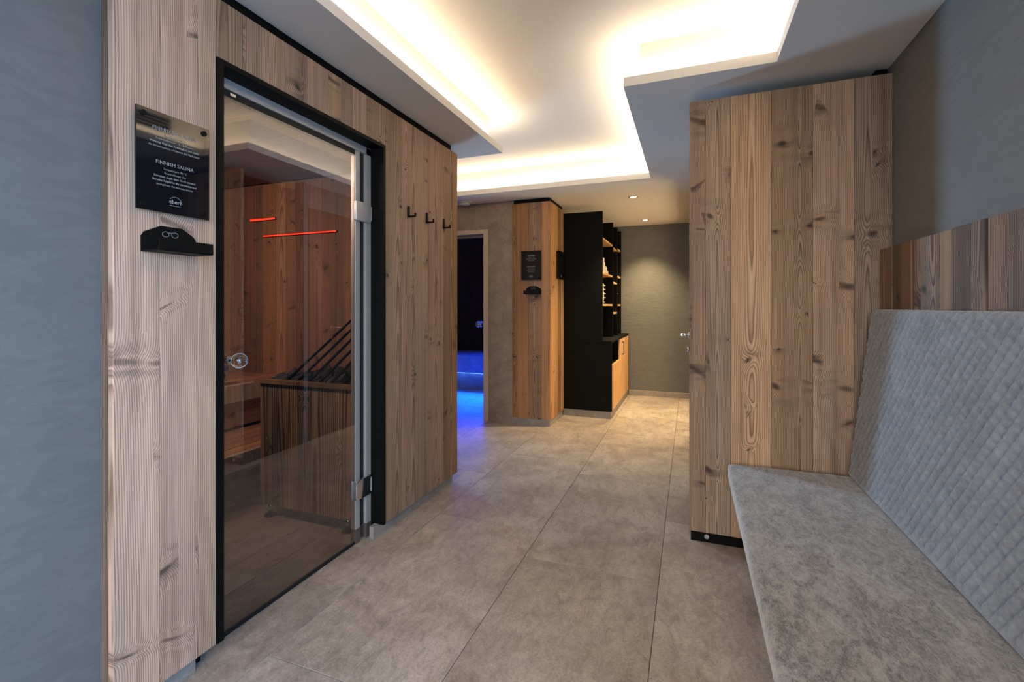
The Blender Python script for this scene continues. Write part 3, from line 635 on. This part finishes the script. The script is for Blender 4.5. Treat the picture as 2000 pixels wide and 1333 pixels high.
# ------------------------------------------------------------------ black sideboard with shelving on top
YS, YE = 5.0, 6.46; XB, XU, XD = -1.30, -.865, -.767
sbd = root('sideboard', (-1.03, 5.73, 0), 'black sideboard with oak doors and an open niche against the rear corridor wall', 'sideboard')
box('plinth', XB, XD - .012, YS + .01, YE, 0, .076, STONE, sbd)
box('side_panel', XB, XD, YS, YS + .02, .078, .81, BLACKB, sbd); box('side_panel', XB, XD, YE - .02, YE, .078, .81, BLACKB, sbd)
box('back_panel', XB, XB + .015, YS + .021, YE - .021, .078, .81, BLACKB, sbd, bev=0)
box('bottom_panel', XB + .016, XD - .02, YS + .021, YE - .021, .078, .096, BLACKB, sbd)
box('worktop', XB, XD, YS - .0005, YE, .811, .832, BLACKB, sbd)
box('niche_floor', XB + .016, XD - .022, YS + .021, YS + .62, .555, .573, BLACKB, sbd)
box('divider', XB + .016, XD - .022, YS + .622, YS + .64, .098, .81, BLACKB, sbd)
da = box('door', XD - .020, XD, YS + .022, YS + .640, .080, .572, OAK, sbd); da.color = (.2, 1, .15, .7)
db = box('door', XD - .020, XD, YS + .645, YE - .022, .080, .808, OAK, sbd); db.color = (.4, 1.02, .15, .7)
hn = box('handle', XD + .022, XD + .030, YS + .76, YS + .772, .615, .775, BLACK, db, bev=.001)
for zz in (.617, .763): box('handle_post', XD - .0005, XD + .023, YS + .76, YS + .772, zz, zz + .010, BLACK, db, bev=.001)
sh = root('shelving', (-1.08, 5.73, .832), 'tall black open shelving with oak boards standing on the sideboard', 'shelf')
DV = [YS, 5.73, 6.10, YE - .02]
for y in DV: box('divider', XB, XU, y, y + .02, .833, 2.222, BLACKB, sh)
box('back_panel', XB, XB + .012, YS + .021, YE - .021, .833, 2.222, BLACKB, sh, bev=0)
BAY = [(0, (1.95, 1.575, 1.227)), (1, (1.93, 1.505, 1.128)), (2, (1.96, 1.600, 1.227))]
for b, zz in BAY:
    for z in zz: box('shelf_board', XB + .013, XU - .006, DV[b] + .021, DV[b + 1] - .001, z - .022, z, OAK, sh, bev=.001).color = (.3, 1.0, .1, .8)
def towel_roll(r, L, seedn):
    bm = bmesh.new(); n = 18; turns = 2.2
    ring = []
    for k in range(n):
        a = 2 * math.pi * k / n; rr = r * (1 + .03 * math.sin(3 * a + seedn))
        ring.append((rr * math.cos(a), rr * math.sin(a) + r))
    secs = [(-L, .9), (-L + .004, 1.0), (-.006, 1.0), (-.001, .93), (0, .80), (-.004, .45), (-.001, .25)]
    rows = [[bm.verts.new((x, p[0] * s, (p[1] - r) * s + r)) for p in ring] for x, s in secs]
    for a, b in zip(rows, rows[1:]):
        for k in range(n): bm.faces.new((a[k], a[(k + 1) % n], b[(k + 1) % n], b[k]))
    bm.faces.new(rows[0][::-1]); bm.faces.new(rows[-1]); bmesh.ops.recalc_face_normals(bm, faces=bm.faces[:])
    return bm_mesh(bm, 'towel_roll')
tm = towel_roll(.024, .20, 1.); tm.materials.append(TOWEL)
for row in range(5):
    for k in range(10 - 2 * row):
        o = link('towel_roll', tm, None, None, (XU - .03 + R.uniform(-.006, .004), 5.10 + .049 * k + .0245 * (row % 2), 1.5755 + .0425 * row), smooth=True)
        tag(o, 'small rolled white towel in the stepped pile on the black shelving', 'towel', 'rolled towels piled on the shelving')
bm = bmesh.new(); add_box(bm, -.11, .11, -.09, .09, 0, .046); bmesh.ops.bevel(bm, geom=bm.edges[:], offset=.019, segments=4, affect='EDGES'); fm = bm_mesh(bm, 'folded_towel'); fm.materials.append(TOWEL)
for k in range(5):
    o = link('folded_towel', fm, None, None, (XU - .125 + R.uniform(-.008, .008), 5.20 + R.uniform(-.01, .01), 1.2275 + .0462 * k), smooth=True)
    tag(o, ('lowest', 'second lowest', 'middle', 'second highest', 'topmost')[k] + ' folded white towel of the stack under the rolled towels', 'towel', 'folded towels in the nearer stack')
bm = bmesh.new(); add_box(bm, -.09, .09, -.06, .06, 0, .040); bmesh.ops.bevel(bm, geom=bm.edges[:], offset=.017, segments=4, affect='EDGES'); fm2 = bm_mesh(bm, 'folded_towel'); fm2.materials.append(TOWEL)
for k in range(4):
    o = link('folded_towel', fm2, None, None, (XU - .11 + R.uniform(-.008, .008), 6.20, 1.2275 + .0402 * k), smooth=True)
    tag(o, ('lowest', 'second lowest', 'third lowest', 'topmost')[k] + ' folded white towel of the small stack nearest the back wall', 'towel', 'folded towels in the farther stack')

# ------------------------------------------------------------------ boarded tall cabinet, side door behind it
cb = root('tall_cabinet', (.43, 2.85, 0), 'tall cabinet clad in wide weathered spruce boards at the end of the bench', 'cabinet')
cx = [0.0, .077, .193, .372, .544, .707, .851]
ct = [(.25, .74, .45, .85), (.50, 1.06, .85, .06), (.12, 1.26, .60, .22), (.14, .92, .75, .05), (.20, 1.22, .85, .62), (.85, .96, .6, .12)]
for a, b, tn in zip(cx, cx[1:], ct): plank('plank', b - a - .0008, 2.19, .024, ((a + b) / 2, 2.55, .055), '-y', SPRUCE, cb, tn)
box('carcass', .004, .848, 2.575, 3.165, .056, 2.20, BLACKB, cb, bev=0)
box('base', .008, .846, 2.566, 3.16, 0, .0555, BLACKB, cb, bev=0)
cyl('foot', (.083, 2.556, .032), (.083, 2.565, .032), .011, GREYPL, cb, 20)
box('gap_filler', .80, .848, 2.60, 2.66, 2.21, 2.289, BLACKB, cb, bev=.004)
d3 = struct(root('door_3', (.0, 3.7, 0)))
box('leaf', .004, .012, 3.22, 4.10, .01, 2.08, plain('anthracite_door_leaf', (.022, .021, .02), .5, .2), d3)
cyl('rosette', (.004, 3.50, 1.0), (-.006, 3.50, 1.0), .024, STEEL, d3, 20); cyl('handle_neck', (-.005, 3.50, 1.0), (-.045, 3.50, 1.0), .009, STEEL, d3)
cyl('handle', (-.045, 3.495, 1.0), (-.045, 3.63, 1.0), .009, STEEL, d3); cyl('lock', (.004, 3.50, .90), (-.014, 3.50, .90), .017, STEEL, d3, 20)

# ------------------------------------------------------------------ wall panelling and upholstered bench
wp = root('wall_panelling', (.83, 1.3, .40), 'low strip of narrow reclaimed boards on the dark wall behind the bench back', 'panelling')
py = [2.52]
wid = [.125, .09, .095, .065, .14, .085, .115, .075, .09, .13, .10, .12, .08, .14, .11, .13, .09, .12, .14, .10, .12, .13]
for q in wid: py.append(py[-1] - q)
pt = [(.40, .62, .5, .3), (.5, .42, .8, .5), (.45, .72, .3, .6), (.4, .60, .3, .5), (.5, .68, .6, .3), (.3, .95, .2, .7), (.6, .42, .4, .6), (.65, .65, .5, .4)]
for k, (a, b) in enumerate(zip(py, py[1:])):
    tn = pt[k % len(pt)] if k < 8 else tint(.45, .66, .5, dg=.3, dv=.3)
    plank('plank', a - b - .0015, 1.053, .05, (.796 + R.uniform(-.003, .003), (a + b) / 2, .40), '-x', DARKW, wp, (tn[0], tn[1] * 1.35, tn[2], tn[3]))

bn = root('bench', (.5, 1.3, 0), 'long wall bench with a crushed grey velvet seat and quilted backrest', 'bench')
YB, YA = 2.475, .25
# seat: rounded slab
bm = bmesh.new(); add_box(bm, .172, .79, YA, YB, .372, .446)
bmesh.ops.bevel(bm, geom=bm.edges[:], offset=.022, segments=5, affect='EDGES', profile=.6)
bmesh.ops.translate(bm, verts=bm.verts[:], vec=(-.48, -1.36, -.37))
link('seat', bm_mesh(bm, 'seat'), VELVET, bn, (.48, 1.36, .37), smooth=True)
box('support', .42, .785, YA + .05, YB - .02, 0, .3715, BLACKB, bn, bev=.002)
# backrest: lofted profile, the front pressed into quilted lozenges
def quilt(s, y):
    u, v_ = y / .042 + s / .064, s / .030 - y / .070
    return abs(math.sin(math.pi * u)) ** .55 * (.5 + .5 * abs(math.sin(math.pi * v_)) ** .5)
def backrest():
    x0, z0, x1, z1 = .655, .448, .738, 1.165
    Lf = math.hypot(x1 - x0, z1 - z0); nx, nz = -(z1 - z0) / Lf, (x1 - x0) / Lf
    prof = []; n = 180; rb = .022
    for k in range(8):
        a = math.radians(-90) - (math.radians(90) - math.asin(min(1, nz))) * k / 8
        prof.append((x0 - nx * rb + rb * math.cos(a), z0 + rb + rb * math.sin(a), math.cos(a), math.sin(a), 0, 0))
    x0 += nx * 0 + (x1 - x0) * rb / (z1 - z0); z0 += rb
    for k in range(n + 1):
        f = k / n; prof.append((x0 + (x1 - x0) * f, z0 + (z1 - z0) * f, nx, nz, Lf * f, 1.0))
    r = .026; cxx, czz = x1 - nx * r, z1 - nz * r; a0 = math.atan2(nz, nx)
    for k in range(1, 13):
        a = a0 - k / 12 * (a0 - math.radians(10)); prof.append((cxx + r * math.cos(a), czz + r * math.sin(a), math.cos(a), math.sin(a), Lf + r * (a0 - a), max(0, 1 - k / 8)))
    prof.append((cxx + r, .9, 1, 0, 0, 0)); prof.append((cxx + r, z0 - rb, 1, 0, 0, 0))
    ny = 560; bm = bmesh.new(); rows = []
    for j in range(ny + 1):
        y = YA + (YB - YA) * j / ny; d = min(y - YA, YB - y); rr = .03
        ins = rr - math.sqrt(max(0, rr * rr - max(0, rr - d) ** 2)) if d < rr else 0
        row = []
        for (px, pz, ax, az, s, wq) in prof:
            q = (quilt(s, y) - 1) * .0105 * wq if d > .004 else -.002
            dd = q - ins * (1 if ax < .6 else 0)
            row.append(bm.verts.new((px + ax * dd, y, pz + az * dd)))
        rows.append(row)
    for a, b in zip(rows, rows[1:]):
        m = len(a)
        for k in range(m): bm.faces.new((a[k], a[(k + 1) % m], b[(k + 1) % m], b[k]))
    bm.faces.new(rows[0]); bm.faces.new(rows[-1][::-1])
    bmesh.ops.recalc_face_normals(bm, faces=bm.faces[:])
    bmesh.ops.translate(bm, verts=bm.verts[:], vec=(-.73, -1.36, -.448))
    return link('backrest', bm_mesh(bm, 'backrest'), QUILT, bn, (.73, 1.36, .448), smooth=True)
backrest()
